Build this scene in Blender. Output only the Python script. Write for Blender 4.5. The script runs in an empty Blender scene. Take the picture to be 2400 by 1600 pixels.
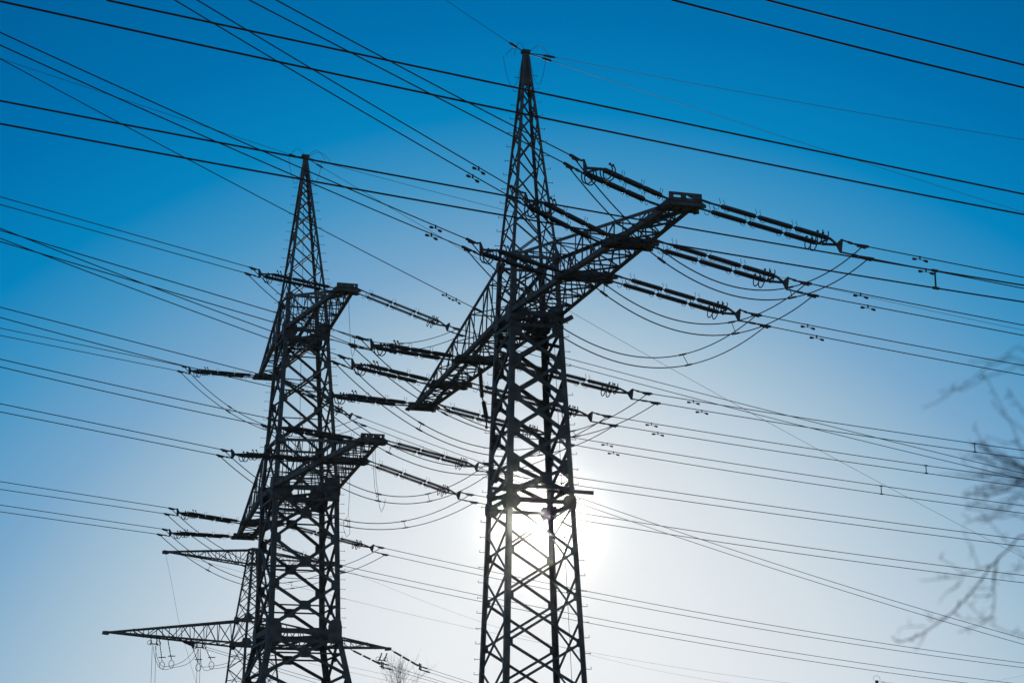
import bpy, math, random
import numpy as np
from mathutils import Vector, Matrix

random.seed(7)
S = bpy.context.scene
COL = S.collection
PI = math.pi

# ------------------------------------------------------------------ camera
F, PITCH, ROLL = 4763.5, 0.2497, 0.0083       # focal length in photo pixels (2400 wide)
EYE = np.array([0.0, 0.0, 1.65])
cam = bpy.data.cameras.new('camera')
cam.sensor_width = 36.0
cam.lens = F * 36.0 / 2400.0
cam.clip_start = 0.1
cam.clip_end = 8000
cam.dof.use_dof = True
cam.dof.focus_distance = 80.0
cam.dof.aperture_fstop = 5.6
cam.dof.aperture_blades = 8
camo = bpy.data.objects.new('camera', cam)
COL.objects.link(camo)
camo.matrix_world = Matrix.Translation(Vector(EYE)) @ Matrix.Rotation(PI / 2 + PITCH, 4, 'X') @ Matrix.Rotation(-ROLL, 4, 'Z')
S.camera = camo

# ------------------------------------------------------------------ sky and sun
SUN_EL, SUN_AZ = math.radians(9.2), math.radians(0.85)      # azimuth clockwise from +Y
SUN = Vector((math.sin(SUN_AZ) * math.cos(SUN_EL), math.cos(SUN_AZ) * math.cos(SUN_EL), math.sin(SUN_EL)))
world = bpy.data.worlds.new('World')
S.world = world
world.use_nodes = True
nt = world.node_tree
nt.nodes.clear()
def N(t, **k):
    n = nt.nodes.new(t)
    for a, b in k.items():
        setattr(n, a, b)
    return n
def L(a, b):
    nt.links.new(a, b)
def M(op, a, b=None, c=None):
    n = N('ShaderNodeMath', operation=op)
    for i, v in enumerate((a, b, c)):
        if v is None:
            continue
        if isinstance(v, (int, float)):
            n.inputs[i].default_value = v
        else:
            L(v, n.inputs[i])
    return n.outputs[0]
tc = N('ShaderNodeTexCoord')
sep = N('ShaderNodeSeparateXYZ'); L(tc.outputs['Generated'], sep.inputs[0])
dot = N('ShaderNodeVectorMath', operation='DOT_PRODUCT')
L(tc.outputs['Generated'], dot.inputs[0]); dot.inputs[1].default_value = SUN
theta = M('MULTIPLY', M('ARCCOSINE', M('MINIMUM', dot.outputs['Value'], 0.999999)), 180 / PI)
elev = M('MULTIPLY', M('ARCSINE', M('MAXIMUM', sep.outputs['Z'], 0.0)), 180 / PI)
g = M('SUBTRACT', M('SUBTRACT', 1.23, M('MULTIPLY', theta, 0.0295)), M('MULTIPLY', elev, 0.0265))
ramp = N('ShaderNodeValToRGB')
L(g, ramp.inputs[0])
def lin(c):
    return tuple((v / 255 / 12.92 if v / 255 <= 0.04045 else ((v / 255 + 0.055) / 1.055) ** 2.4) for v in c) + (1,)
stops = [(0.0, (0, 96, 156)), (0.2, (0, 113, 175)), (0.34, (4, 131, 189)), (0.44, (66, 148, 196)), (0.57, (122, 168, 204)),
         (0.66, (160, 190, 211)), (0.82, (211, 221, 229)), (0.95, (233, 237, 240)), (1.0, (239, 241, 243))]
els = ramp.color_ramp.elements
els[0].position, els[0].color = stops[0][0], lin(stops[0][1])
els[1].position, els[1].color = stops[-1][0], lin(stops[-1][1])
for p_, c_ in stops[1:-1]:
    e = els.new(p_); e.color = lin(c_)
sky = N('ShaderNodeTexSky', sky_type='NISHITA', sun_disc=False)
sky.sun_elevation = SUN_EL
sky.sun_rotation = SUN_AZ
sky.air_density, sky.dust_density, sky.ozone_density = 1.0, 1.0, 3.0
# aureole right round the sun
core = M('MULTIPLY', M('EXPONENT', M('MULTIPLY', M('POWER', M('DIVIDE', theta, 0.55), 2.0), -1.0)), 2.5)
glow = M('ADD', core, M('MULTIPLY', M('EXPONENT', M('MULTIPLY', M('POWER', M('DIVIDE', theta, 2.2), 2.0), -1.0)), -0.17))
glow_col = N('ShaderNodeCombineXYZ')
L(glow, glow_col.inputs[0]); L(M('MULTIPLY', glow, 0.99), glow_col.inputs[1]); L(M('MULTIPLY', glow, 0.96), glow_col.inputs[2])
addv = N('ShaderNodeVectorMath', operation='ADD')
L(ramp.outputs[0], addv.inputs[0]); L(glow_col.outputs[0], addv.inputs[1])
bg1 = N('ShaderNodeBackground'); L(addv.outputs[0], bg1.inputs[0]); bg1.inputs[1].default_value = 1.0
bg2 = N('ShaderNodeBackground'); L(sky.outputs[0], bg2.inputs[0]); bg2.inputs[1].default_value = 0.1
mixs = N('ShaderNodeMixShader')
far = N('ShaderNodeMapRange', interpolation_type='SMOOTHSTEP')      # the clear sky takes over away from the sun
L(theta, far.inputs[0]); far.inputs[1].default_value = 24.0; far.inputs[2].default_value = 60.0
far.inputs[3].default_value = 0.0; far.inputs[4].default_value = 1.0
L(far.outputs[0], mixs.inputs[0])
L(bg1.outputs[0], mixs.inputs[1]); L(bg2.outputs[0], mixs.inputs[2])
out = N('ShaderNodeOutputWorld'); L(mixs.outputs[0], out.inputs[0])

sl = bpy.data.lights.new('sun', 'SUN')
sl.energy = 3.0; sl.angle = math.radians(0.5); sl.color = (1.0, 0.93, 0.82)
so = bpy.data.objects.new('sun', sl); COL.objects.link(so)
so.rotation_euler = SUN.to_track_quat('Z', 'Y').to_euler()
so.location = (0, 0, 60)
S.view_settings.view_transform = 'Standard'
S.view_settings.look = 'None'
S.view_settings.exposure = 0.0
S.view_settings.gamma = 1.0

# ------------------------------------------------------------------ materials
def mat(name, col, rough=0.6, metal=0.0, var=0.25, scale=6.0, col2=None, bump=0.0):
    m = bpy.data.materials.new(name); m.use_nodes = True
    t = m.node_tree; b = t.nodes['Principled BSDF']
    b.inputs['Roughness'].default_value = rough
    b.inputs['Metallic'].default_value = metal
    c = t.nodes.new('ShaderNodeTexCoord')
    n = t.nodes.new('ShaderNodeTexNoise'); n.inputs['Scale'].default_value = scale; n.inputs['Detail'].default_value = 5
    t.links.new(c.outputs['Object'], n.inputs['Vector'])
    r = t.nodes.new('ShaderNodeValToRGB')
    a = tuple(v * (1 - var) for v in col) + (1,)
    z = tuple(min(1, v * (1 + var)) for v in (col2 or col)) + (1,)
    r.color_ramp.elements[0].position, r.color_ramp.elements[0].color = 0.3, a
    r.color_ramp.elements[1].position, r.color_ramp.elements[1].color = 0.7, z
    t.links.new(n.outputs['Fac'], r.inputs[0]); t.links.new(r.outputs[0], b.inputs['Base Color'])
    if bump:
        bp = t.nodes.new('ShaderNodeBump'); bp.inputs['Strength'].default_value = bump
        t.links.new(n.outputs['Fac'], bp.inputs['Height']); t.links.new(bp.outputs[0], b.inputs['Normal'])
    return m
STEEL = mat('painted_lattice_steel', (0.11, 0.107, 0.108), 0.7, 0.0, 0.35, 3.0)
STEEL_FAR = mat('galvanised_far_steel', (0.10, 0.10, 0.095), 0.65, 0.0, 0.3, 3.0)
FITTING = mat('forged_fittings', (0.09, 0.08, 0.075), 0.7, 0.0, 0.25, 12.0)
PORC = mat('brown_porcelain', (0.075, 0.055, 0.048), 0.45, 0.0, 0.2, 8.0)
CABLE = mat('stranded_aluminium', (0.07, 0.055, 0.05), 0.6, 0.1, 0.2, 20.0)
CABLE_NEAR = mat('weathered_near_cable', (0.06, 0.035, 0.038), 0.7, 0.0, 0.2, 20.0)
ROPE = mat('thin_rope', (0.22, 0.2, 0.17), 0.9)
BARK = mat('twig_bark', (0.075, 0.05, 0.042), 0.9, 0.0, 0.4, 30.0)
BIRCH = mat('birch_bark', (0.1, 0.08, 0.07), 0.9, 0.0, 0.4, 10.0)
GRASS = mat('meadow_grass', (0.05, 0.07, 0.025), 0.95, 0.0, 0.5, 0.6, (0.09, 0.09, 0.04), 0.4)

# ------------------------------------------------------------------ geometry helpers
def V(*a):
    return np.array(a, float)
def unit(v):
    v = np.asarray(v, float)
    n = np.linalg.norm(v)
    return v / n if n > 1e-12 else v

class MB:
    def __init__(s):
        s.v, s.f, s.sm = [], [], []
    def add(s, vs, fs, smooth=False):
        b = len(s.v)
        s.v += [tuple(map(float, p)) for p in vs]
        s.f += [tuple(b + i for i in f) for f in fs]
        s.sm += [smooth] * len(fs)
    def box(s, p, q, w, h, n=(0, 0, 1)):
        p, q = np.asarray(p, float), np.asarray(q, float)
        d = unit(q - p); n = np.asarray(n, float)
        u = np.cross(d, n)
        if np.linalg.norm(u) < 1e-3:
            u = np.cross(d, (1, 0, 0.01))
        u = unit(u); v = np.cross(u, d)
        c = [u * w / 2 * a + v * h / 2 * b for a, b in ((-1, -1), (1, -1), (1, 1), (-1, 1))]
        s.add([p + x for x in c] + [q + x for x in c],
              [(3, 2, 1, 0), (4, 5, 6, 7), (0, 1, 5, 4), (1, 2, 6, 5), (2, 3, 7, 6), (3, 0, 4, 7)])
    def angle(s, p, q, u, v, w, t):
        """L section: outer corner line p-q, flanges along u and v."""
        p, q = np.asarray(p, float), np.asarray(q, float)
        u, v = unit(u), unit(v)
        pr = [(0, 0), (w, 0), (w, t), (t, t), (t, w), (0, w)]
        c = [u * a + v * b for a, b in pr]
        s.add([p + x for x in c] + [q + x for x in c],
              [(i, (i + 1) % 6, 6 + (i + 1) % 6, 6 + i) for i in range(6)] +
              [(3, 2, 1, 0), (5, 4, 3, 0), (6, 7, 8, 9), (6, 9, 10, 11)])
    def brace(s, p, q, n, w, off=0.0):
        """flat-lying angle brace in the plane of normal n (n points outwards)."""
        p, q = np.asarray(p, float), np.asarray(q, float)
        n = unit(n); d = unit(q - p); e = unit(np.cross(d, n))
        o = -e * w / 2 - n * off
        s.angle(p + o, q + o, e, -n, w, max(0.006, w * 0.14))
    def tube(s, pts, r, n=6, cap=True, radii=None):
        P = [np.asarray(p, float) for p in pts]
        ref = V(0, 0, 1)
        rings = []
        u = None
        for i, p in enumerate(P):
            d = unit(P[min(i + 1, len(P) - 1)] - P[max(i - 1, 0)])
            if u is None:
                u = np.cross(d, ref)
                if np.linalg.norm(u) < 1e-3:
                    u = np.cross(d, (1, 0, 0))
            u = unit(u - d * np.dot(u, d)); w = np.cross(d, u)
            rr = radii[i] if radii is not None else r
            rings.append([p + (u * math.cos(2 * PI * k / n) + w * math.sin(2 * PI * k / n)) * rr for k in range(n)])
        vs = [x for ring in rings for x in ring]
        fs = []
        for i in range(len(P) - 1):
            for k in range(n):
                a, b = i * n + k, i * n + (k + 1) % n
                fs.append((a, b, b + n, a + n))
        s.add(vs, fs, True)
        if cap:
            s.add(rings[0], [tuple(range(n))[::-1]]); s.add(rings[-1], [tuple(range(n))])
    def lathe(s, p, q, prof, n=10, smooth=True):
        p, q = np.asarray(p, float), np.asarray(q, float)
        ln = np.linalg.norm(q - p); d = (q - p) / ln
        u = np.cross(d, (0, 0, 1))
        if np.linalg.norm(u) < 1e-3:
            u = np.cross(d, (1, 0, 0))
        u = unit(u); w = np.cross(d, u)
        vs, fs = [], []
        for a, r in prof:
            for k in range(n):
                vs.append(p + d * a + (u * math.cos(2 * PI * k / n) + w * math.sin(2 * PI * k / n)) * r)
        for i in range(len(prof) - 1):
            for k in range(n):
                a, b = i * n + k, i * n + (k + 1) % n
                fs.append((a, b, b + n, a + n))
        s.add(vs, fs, smooth)
        s.add(vs[:n], [tuple(range(n))[::-1]]); s.add(vs[-n:], [tuple(range(n))])
    def plate(s, poly, n, t):
        n = unit(n); P = [np.asarray(p, float) for p in poly]; k = len(P)
        s.add([p - n * t / 2 for p in P] + [p + n * t / 2 for p in P],
              [tuple(range(k))[::-1], tuple(range(k, 2 * k))] + [(i, (i + 1) % k, k + (i + 1) % k, k + i) for i in range(k)])
    def ball(s, c, r, n=8):
        c = np.asarray(c, float)
        s.lathe(c - V(r, 0, 0), c + V(r, 0, 0), [(r - r * math.cos(a), max(1e-4, r * math.sin(a))) for a in np.linspace(0.02, PI - 0.02, 7)], n)
    def mesh(s, name, m):
        me = bpy.data.meshes.new(name)
        me.from_pydata(s.v, [], s.f)
        me.polygons.foreach_set('use_smooth', s.sm)
        me.materials.append(m)
        me.update()
        return me
    def build(s, name, m, parent=None):
        return put(name, s.mesh(name, m), parent)
def put(name, me, parent=None):
    o = bpy.data.objects.new(name, me); COL.objects.link(o)
    if parent is not None:
        o.parent = parent
    return o
def tag(o, label, cat, group=None, kind=None):
    o['label'] = label
    if cat: o['category'] = cat
    if group: o['group'] = group
    if kind: o['kind'] = kind
    return o
def empty(name, loc=(0, 0, 0), rot=None, size=0.5):
    o = bpy.data.objects.new(name, None); COL.objects.link(o)
    o.empty_display_size = size
    o.location = tuple(float(x) for x in loc)
    if rot is not None: o.rotation_euler = rot
    return o
def copy_tree(o, parent=None):
    c = o.copy(); COL.objects.link(c)
    if parent is not None: c.parent = parent
    for ch in [x for x in list(o.children)]:
        copy_tree(ch, c)
    return c

# projection helpers: measured photo positions are turned into real places on the vertical plane of each span
def ray(x, y):
    a_, b_ = x - 1200, 800 - y
    c, s = math.cos(ROLL), math.sin(ROLL)
    a, b = c * a_ + s * b_, -s * a_ + c * b_
    return V(a, F * math.cos(PITCH) - b * math.sin(PITCH), F * math.sin(PITCH) + b * math.cos(PITCH))
def proj(P):
    P = np.atleast_2d(np.asarray(P, float)) - EYE
    d = P[:, 1] * math.cos(PITCH) + P[:, 2] * math.sin(PITCH)
    u = -P[:, 1] * math.sin(PITCH) + P[:, 2] * math.cos(PITCH)
    a, b = F * P[:, 0] / d, F * u / d
    c, s = math.cos(ROLL), math.sin(ROLL)
    return np.stack([1200 + c * a - s * b, 800 - (s * a + c * b)], 1)
def onplane(px, P0, ang):
    """point seen at px on the vertical plane through P0 running along ang (from +X)."""
    d = ray(*px); n = V(-math.sin(ang), math.cos(ang), 0)
    k = np.dot(n, np.asarray(P0) - EYE) / np.dot(n, d)
    return EYE + k * d
def atdepth(px, y):
    d = ray(*px)
    return EYE + d * (y / d[1])

# ------------------------------------------------------------------ ground
gm = MB()
n = 40
xs = np.sign(np.linspace(-1, 1, n)) * np.abs(np.linspace(-1, 1, n)) ** 2.2 * 3500
vs = [(x, y + 100, 0.25 * math.sin(x * 0.021) * math.cos(y * 0.017) - 0.25) for y in xs for x in xs]
fs = [(j * n + i, j * n + i + 1, (j + 1) * n + i + 1, (j + 1) * n + i) for j in range(n - 1) for i in range(n - 1)]
gm.add(vs, fs, True)
gr = gm.build('ground', GRASS); gr['kind'] = 'structure'

# ------------------------------------------------------------------ lattice towers
class Tower:
    def __init__(s, X, Y, yaw, prof):
        s.X, s.Y, s.yaw = X, Y, yaw
        s.O = V(X, Y, 0); s.A = V(math.cos(yaw), math.sin(yaw), 0); s.Lr = V(-math.sin(yaw), math.cos(yaw), 0)
        s.prof = prof
    def w(s, z):
        return float(np.interp(z, [a for a, b in s.prof], [b for a, b in s.prof]))
    def pt(s, t, l, z):
        return s.O + s.A * t + s.Lr * l + V(0, 0, z)

CORN = [(1, -1), (1, 1), (-1, 1), (-1, -1)]
def face_corners(k):
    return CORN[k], CORN[(k + 1) % 4]
FACE_N = [V(1, 0, 0), V(0, 1, 0), V(-1, 0, 0), V(0, -1, 0)]

def gusset(mb, c, n, up, w, h, t=0.02, k=0.5):
    n = unit(n); up = unit(np.asarray(up) - n * np.dot(n, up)); e = np.cross(up, n)
    P = [(-1, -k), (-k, -1), (k, -1), (1, -k), (1, k), (k, 1), (-k, 1), (-1, k)]
    mb.plate([np.asarray(c) + e * a * w / 2 + up * b * h / 2 for a, b in P], n, t)

def legs(root, tw, legw, bolts=None, bolt_range=(3, 30), bolt_len=0.19, m=None, hook=True, bolt_step=0.53):
    m = m or STEEL
    for sx, sy in CORN:
        mb = MB()
        for (z0, w0), (z1, w1) in zip(tw.prof[:-1], tw.prof[1:]):
            k = max(1, int(round((z1 - z0) / 6)))
            zs = np.linspace(z0, z1, k + 1)
            for a, b in zip(zs[:-1], zs[1:]):
                wa, wb = tw.w(a), tw.w(b)
                lw = legw((a + b) / 2)
                mb.angle((sx * wa, sy * wa, a), (sx * wb, sy * wb, b + 0.02), (-sx, 0, 0), (0, -sy, 0), lw, max(0.012, lw * 0.13))
        leg = mb.build('leg', m, root)
        if bolts and (sx, sy) in bolts:
            i = 0; z = bolt_range[0]; kinds = []
            dv = unit(V(sx * 0.12, sy, 0)); q = dv * bolt_len
            for kk in range(2):
                bb = MB(); bb.tube([V(0, 0, 0), q], 0.011, 5)
                if hook and kk:
                    bb.tube([q, q + V(0, 0, 0.07), q + V(0, 0, 0.075) - dv * 0.04], 0.0085, 5)
                else:
                    bb.box(q - V(0, 0, 0.03), q + V(0, 0, 0.03), 0.018, 0.018)
                kinds.append(bb.mesh('step_bolt', m))
            while z < bolt_range[1]:
                w = tw.w(z)
                o = put('step_bolt', kinds[i % 2], leg); o.location = (sx * (w - 0.03), sy * w, z)
                z += bolt_step; i += 1

def xpanel(root, tw, k, z0, z1, bw, lw, centre=0.0, node=0.0, horiz=0.0, m=None, tie=0.0):
    """one crossed panel of bracing on face k; gusset plates are its sub-parts."""
    m = m or STEEL
    (ax, ay), (bx, by) = face_corners(k)
    nrm = FACE_N[k]
    w0, w1 = tw.w(z0), tw.w(z1)
    ins = lw * 0.45
    def corner(sx, sy, z, w):
        p = V(sx * w, sy * w, z)
        # slide along the face towards the middle of the face
        t = V(bx - ax, by - ay, 0) / 2
        sgn = 1 if (sx, sy) == (ax, ay) else -1
        return p + t * sgn * ins - nrm * 0.03
    a0, b0 = corner(ax, ay, z0, w0), corner(bx, by, z0, w0)
    a1, b1 = corner(ax, ay, z1, w1), corner(bx, by, z1, w1)
    mb = MB()
    mb.brace(a0, b1, nrm, bw, 0.0)
    mb.brace(b0, a1, nrm, bw, bw * 0.18)
    if horiz:
        mb.brace(a1 - nrm * 0.03, b1 - nrm * 0.03, nrm, horiz, 0.015)
    x = (a0 * w1 + b1 * w0) / (w0 + w1)
    if tie:
        wx = tw.w(x[2])
        mb.brace(corner(ax, ay, x[2], wx) - nrm * 0.05, corner(bx, by, x[2], wx) - nrm * 0.05, nrm, tie, 0.02)
    if node:
        for p in (a1, b1):
            t = V(bx - ax, by - ay, 0) / 2 * (1 if p is a1 else -1)
            gusset(mb, p + t * node * 0.28 + nrm * 0.012, nrm, V(0, 0, 1), node * 0.95, node * 1.15, 0.018)
    br = mb.build('cross_brace', m, root)
    if centre:
        gp = MB()
        gusset(gp, x + nrm * 0.006, nrm, V(0, 0, 1), centre * 1.15, centre * 0.9, 0.016, 0.66)
        gp.build('gusset_plate', m, br)
    return br

def belt(root, tw, z, h, m=None, plate=0.0, tall=1.25):
    m = m or STEEL
    w = tw.w(z)
    for k in range(4):
        (ax, ay), (bx, by) = face_corners(k)
        mb = MB()
        mb.box((ax * w, ay * w, z), (bx * w, by * w, z), 0.05, h)
        if plate:
            for (sx, sy), sg in (((ax, ay), 1), ((bx, by), -1)):
                t = V(bx - ax, by - ay, 0) / 2 * sg
                gusset(mb, V(sx * w, sy * w, z) + t * plate * 0.42 + FACE_N[k] * 0.035, FACE_N[k], V(0, 0, 1), plate, plate * tall, 0.02)
        mb.build('horizontal_beam', m, root)

def crossarm(root, tw, sg, T, h, ct, zj, seats, cw, bays, brw, m=None, seat_w=0.29, tip_drop=0.0, lat=1.0, topw=None, seat_h=0.2, solid=False):
    """one arm: lattice with chords and seat beams as sub-parts."""
    m = m or STEEL
    w0, wj = tw.w(h), tw.w(zj)
    topw = topw or cw * 0.7
    tip_z = h + tip_drop
    def c(t):
        return w0 + (ct - w0) * (t - w0) / (T - w0)
    def bot(t, s):
        return V(sg * t, s * c(t), h + tip_drop * (t - w0) / (T - w0))
    Tt = T - 0.9
    def top(t, s):
        f = (t - wj) / (Tt - wj)
        return V(sg * t, s * (wj + (c(Tt) - wj) * f), zj + (h + tip_drop * 0.95 + 0.16 - zj) * f)
    ts = [w0 + (T - 0.5 - w0) * i / bays for i in range(bays + 1)]
    mb = MB()
    for i in range(bays):
        a, b = ts[i], ts[i + 1]
        # bottom plane: alternating diagonals and cross bars
        s0 = 1 if i % 2 else -1
        mb.brace(bot(a, s0), bot(b, -s0), V(0, 0, -1), brw * lat, 0.0)
        if not solid:
            mb.brace(bot(a, -s0), bot(b, s0), V(0, 0, -1), brw * 0.85 * lat, brw * 0.2)
        mb.brace(bot(b, 1), bot(b, -1), V(0, 0, -1), brw * lat, 0.02)
        for s in (-1, 1):
            nn = V(0, s, 0)
            if i % 2:
                continue
            # one fan of struts from every second node of the upper chord
            q0 = top(min(b, Tt - 0.3), s)
            if b < Tt - 0.2:
                mb.brace(bot(b, s), q0, nn, brw * 0.9 * lat, 0.0)
                mb.brace(bot(a, s), q0, nn, brw * lat, 0.012)
                if i + 2 <= bays:
                    mb.brace(bot(ts[i + 2], s), q0, nn, brw * lat, 0.012)
                if i + 2 < bays and ts[i + 2] < Tt - 1.5:
                    mb.brace(bot((b + ts[i + 2]) / 2, s), (q0 + top(ts[i + 2], s)) / 2, nn, brw * 0.65 * lat, 0.02)
                mb.brace(bot((a + b) / 2, s), (q0 + top(max(a, wj), s)) / 2, nn, brw * 0.65 * lat, 0.02)
        if i % 2 == 0 and b < Tt - 0.5:
            mb.brace(top(b, 1), top(b, -1), V(0, 0, 1), brw * 0.9 * lat, 0.0)
            mb.brace(top(max(a, wj), 1), top(b, -1), V(0, 0, 1), brw * 0.7 * lat, 0.02)
    arm = mb.build('crossarm', m, root)
    for s in (-1, 1):
        ch = MB()
        ch.angle(bot(w0 - 0.1, s) + V(0, s * 0.02, -0.03), bot(T, s) + V(0, s * 0.02, -0.03), V(0, -s, 0), V(0, 0, 1), cw, cw * 0.12)
        ch.build('bottom_chord', m, arm)
        ch = MB()
        ch.angle(top(wj, s) + V(0, s * 0.02, 0.03), top(Tt, s) + V(0, s * 0.02, 0.03), V(0, -s, 0), V(0, 0, -1), topw, topw * 0.13)
        ch.angle(top(Tt, s) + V(0, s * 0.02, 0.03), bot(T - 0.15, s) + V(0, s * 0.02, 0.1), V(0, -s, 0), V(0, 0, -1), topw, topw * 0.13)
        ch.build('top_chord', m, arm)
    for j, t in enumerate(seats):
        sb = MB()
        z = bot(t, 1)[2]
        for d in (-seat_w, seat_w):
            tt = t + d
            cc = c(tt) + 0.14
            sb.box((sg * tt, -cc, z + 0.02), (sg * tt, cc, z + 0.02), 0.09, seat_h * (0.7 if j == 0 else 1.0))
            for s in (-1, 1):
                sb.plate([V(sg * tt, s * (cc - 0.02), z - 0.1), V(sg * tt, s * (cc + 0.16), z - 0.06), V(sg * tt, s * (cc + 0.16), z + 0.02), V(sg * tt, s * (cc - 0.02), z + 0.14)], V(1, 0, 0), 0.03)
        for s in (-1, -0.3, 0.35, 1):
            cc = (c(t) + 0.1) * s
            sb.box((sg * (t - seat_w), cc, z + 0.03), (sg * (t + seat_w), cc, z + 0.03), 0.16 if abs(s) == 1 else 0.22, seat_h * 0.8)
        if j == 0:
            # end frame standing on the tip
            tt = t + seat_w + 0.06; cc = c(T) + 0.14
            sb.box((sg * tt, -cc, z + 0.12), (sg * tt, cc, z + 0.12), 0.04, 0.09)
            sb.box((sg * tt, -cc, z + 0.285), (sg * tt, cc, z + 0.285), 0.06, 0.075)
            for s, wd in ((-0.88, 0.14), (-0.12, 0.16), (0.72, 0.3)) if not solid else ((-0.8, 0.25), (-0.25, 0.3), (0.35, 0.3), (0.86, 0.14)):
                sb.box((sg * tt, cc * s - wd / 2, z + 0.18), (sg * tt, cc * s + wd / 2, z + 0.18), 0.04, 0.14 if not solid else 0.15)
        sb.build('seat_beam', m, arm)
    return arm, c

# ---- nearest pylon: one level of long arms
P1 = [(0, 1.766), (22.44, 0.871), (30.6, 0.09)]
T1 = Tower(0.5905, 70.2204, -1.2564, P1)
HA = 20.3458
r1 = empty('lattice_tower', T1.O, (0, 0, T1.yaw), 2)
tag(r1, 'tallest lattice pylon with one level of long crossarms and the sun shining through its body', 'pylon', 'lattice pylons')
legs(r1, T1, lambda z: 0.19 if z < 22 else 0.12 if z < 26 else 0.1, bolts=[(-1, -1), (1, 1)], bolt_range=(6.3, 30))
nodes1 = [0.0, 2.2, 4.3, 5.75, 7.2, 8.77, 10.34, 11.9, 13.5]
up1 = [13.95, 14.85, 16.1, 17.4, 18.6, 19.75]
spire1 = [20.4, 21.4, 22.5, 23.75, 24.98, 26.18, 27.32, 28.15, 28.86, 29.4]
for k in range(4):
    half = 0.5 if k % 2 else 0.0
    def shift(zs):
        if not half:
            return zs
        m_ = [(a + b) / 2 for a, b in zip(zs[:-1], zs[1:])]
        return [zs[0]] + m_ + [zs[-1]]
    for a, b in zip(shift(nodes1)[:-1], shift(nodes1)[1:]):
        xpanel(r1, T1, k, a, b, 0.085, 0.19, node=0.26)
    for a, b in zip(shift(up1)[:-1], shift(up1)[1:]):
        xpanel(r1, T1, k, a, b, 0.125, 0.19, node=0.44)
    for a, b in zip(shift(spire1)[:-1], shift(spire1)[1:]):
        xpanel(r1, T1, k, a, b, 0.05 if a > 22 else 0.07, 0.1)
belt(r1, T1, 13.6, 0.15, plate=0.48, tall=1.0)
belt(r1, T1, 14.1, 0.12)
belt(r1, T1, 19.9, 0.13)
belt(r1, T1, 20.34, 0.18, plate=0.6, tall=0.9)
belt(r1, T1, 22.44, 0.1, plate=0.3)
# floor bracing inside the body at arm level and at the diaphragm
fb = MB()
for z in (19.95, 20.3):
    w = T1.w(z) - 0.1
    fb = MB()
    fb.box((w, -w, z), (-w, w, z), 0.1, 0.1); fb.box((w, w, z + 0.11), (-w, -w, z + 0.11), 0.1, 0.1)
    for q in (-0.5, 0.0, 0.5):
        fb.box((-w, q * w, z - 0.07), (w, q * w, z - 0.07), 0.14, 0.1)
    fb.build('floor_bracing', STEEL, r1)

bk = MB()
w = T1.w(14.0)
bk.box((w - 0.05, w, 14.0), (w - 0.05, w + 0.72, 13.98), 0.07, 0.13)
bk.build('side_bracket', STEEL, r1)
bk = MB(); w = T1.w(20.2)
bk.box((w - 0.05, w - 0.1, 20.05), (w - 0.05, w + 0.35, 20.3), 0.3, 0.16)
bk.build('corner_bracket', STEEL, r1)
tp = MB()
tp.box((0, 0, 29.3), (0, 0, 30.62), 0.2, 0.2)
tp.box((-0.14, 0, 30.6), (0.14, 0, 30.6), 0.3, 0.1)
tp.build('peak_cap', STEEL, r1)
lp = MB()
for l0, l1, hgt, t_ in ((-0.75, 0.1, 0.35, -0.1), (0.05, 0.95, 0.45, 0.1), (0.1, 0.75, -1.1, 0.15), (-0.85, -0.1, -1.2, -0.1), (-0.45, 0.0, 0.55, 0.0)):
    lp.tube([V(t_, l0 + (l1 - l0) * u, 30.5 + hgt * 4 * u * (1 - u) - 0.1) for u in np.linspace(0, 1, 11)], 0.008, 5)
lp.build('earth_wire_loops', CABLE, r1)
sc_ = MB()
sc_.tube([V(T1.w(z) * 0.35, T1.w(z) * 0.86, z) for z in np.linspace(0.5, 22, 24)], 0.009, 5)
for z in np.arange(3, 20, 1.9):
    sc_.ball(V(T1.w(z) * 0.35, T1.w(z) * 0.86, z), 0.04)
    sc_.tube([V(T1.w(z) * 0.35, T1.w(z) * 0.86, z), V(T1.w(z) * 0.9, T1.w(z) * 0.95, z + 0.05)], 0.012, 5)
sc_.build('safety_line', CABLE, r1)
seats1 = [14.2, 10.1, 6.03]
arm1r, c1 = crossarm(r1, T1, 1, 14.5, HA, 0.37, 22.44, seats1, 0.16, 10, 0.058, tip_drop=-0.22)
arm1l, _ = crossarm(r1, T1, -1, 14.5, HA, 0.37, 22.44, seats1, 0.16, 10, 0.058, tip_drop=-0.22)

# ---- second pylon: two levels of arms
P2 = [(0, 4.35), (12.95, 1.86), (20.33, 1.71), (30.6, 1.08), (38.9, 0.09)]
T2 = Tower(-11.1941, 105.0, -1.2457, P2)
HU, HL = 28.85, 20.33
r2 = empty('lattice_tower', T2.O, (0, 0, T2.yaw), 2)
tag(r2, 'second lattice pylon left of the tallest one, with two levels of crossarms and flared feet', 'pylon', 'lattice pylons')
legs(r2, T2, lambda z: 0.3 if z < 13 else 0.26 if z < 20 else 0.2 if z < 29 else 0.13, bolts=[(-1, -1), (1, 1)], bolt_range=(13.2, 37.5), bolt_len=0.26, hook=False, bolt_step=0.49)
low2 = [0.0, 3.4, 6.2, 8.6, 10.8, 12.75]
mid2 = [13.2, 15.35, 17.7, 20.2]
m2 = [20.45, 22.86, 25.1, 27.05, 28.8]
sp2 = [28.9, 30.8, 32.26, 33.57, 34.77, 35.71, 36.5, 37.15, 37.7, 38.15]
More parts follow.
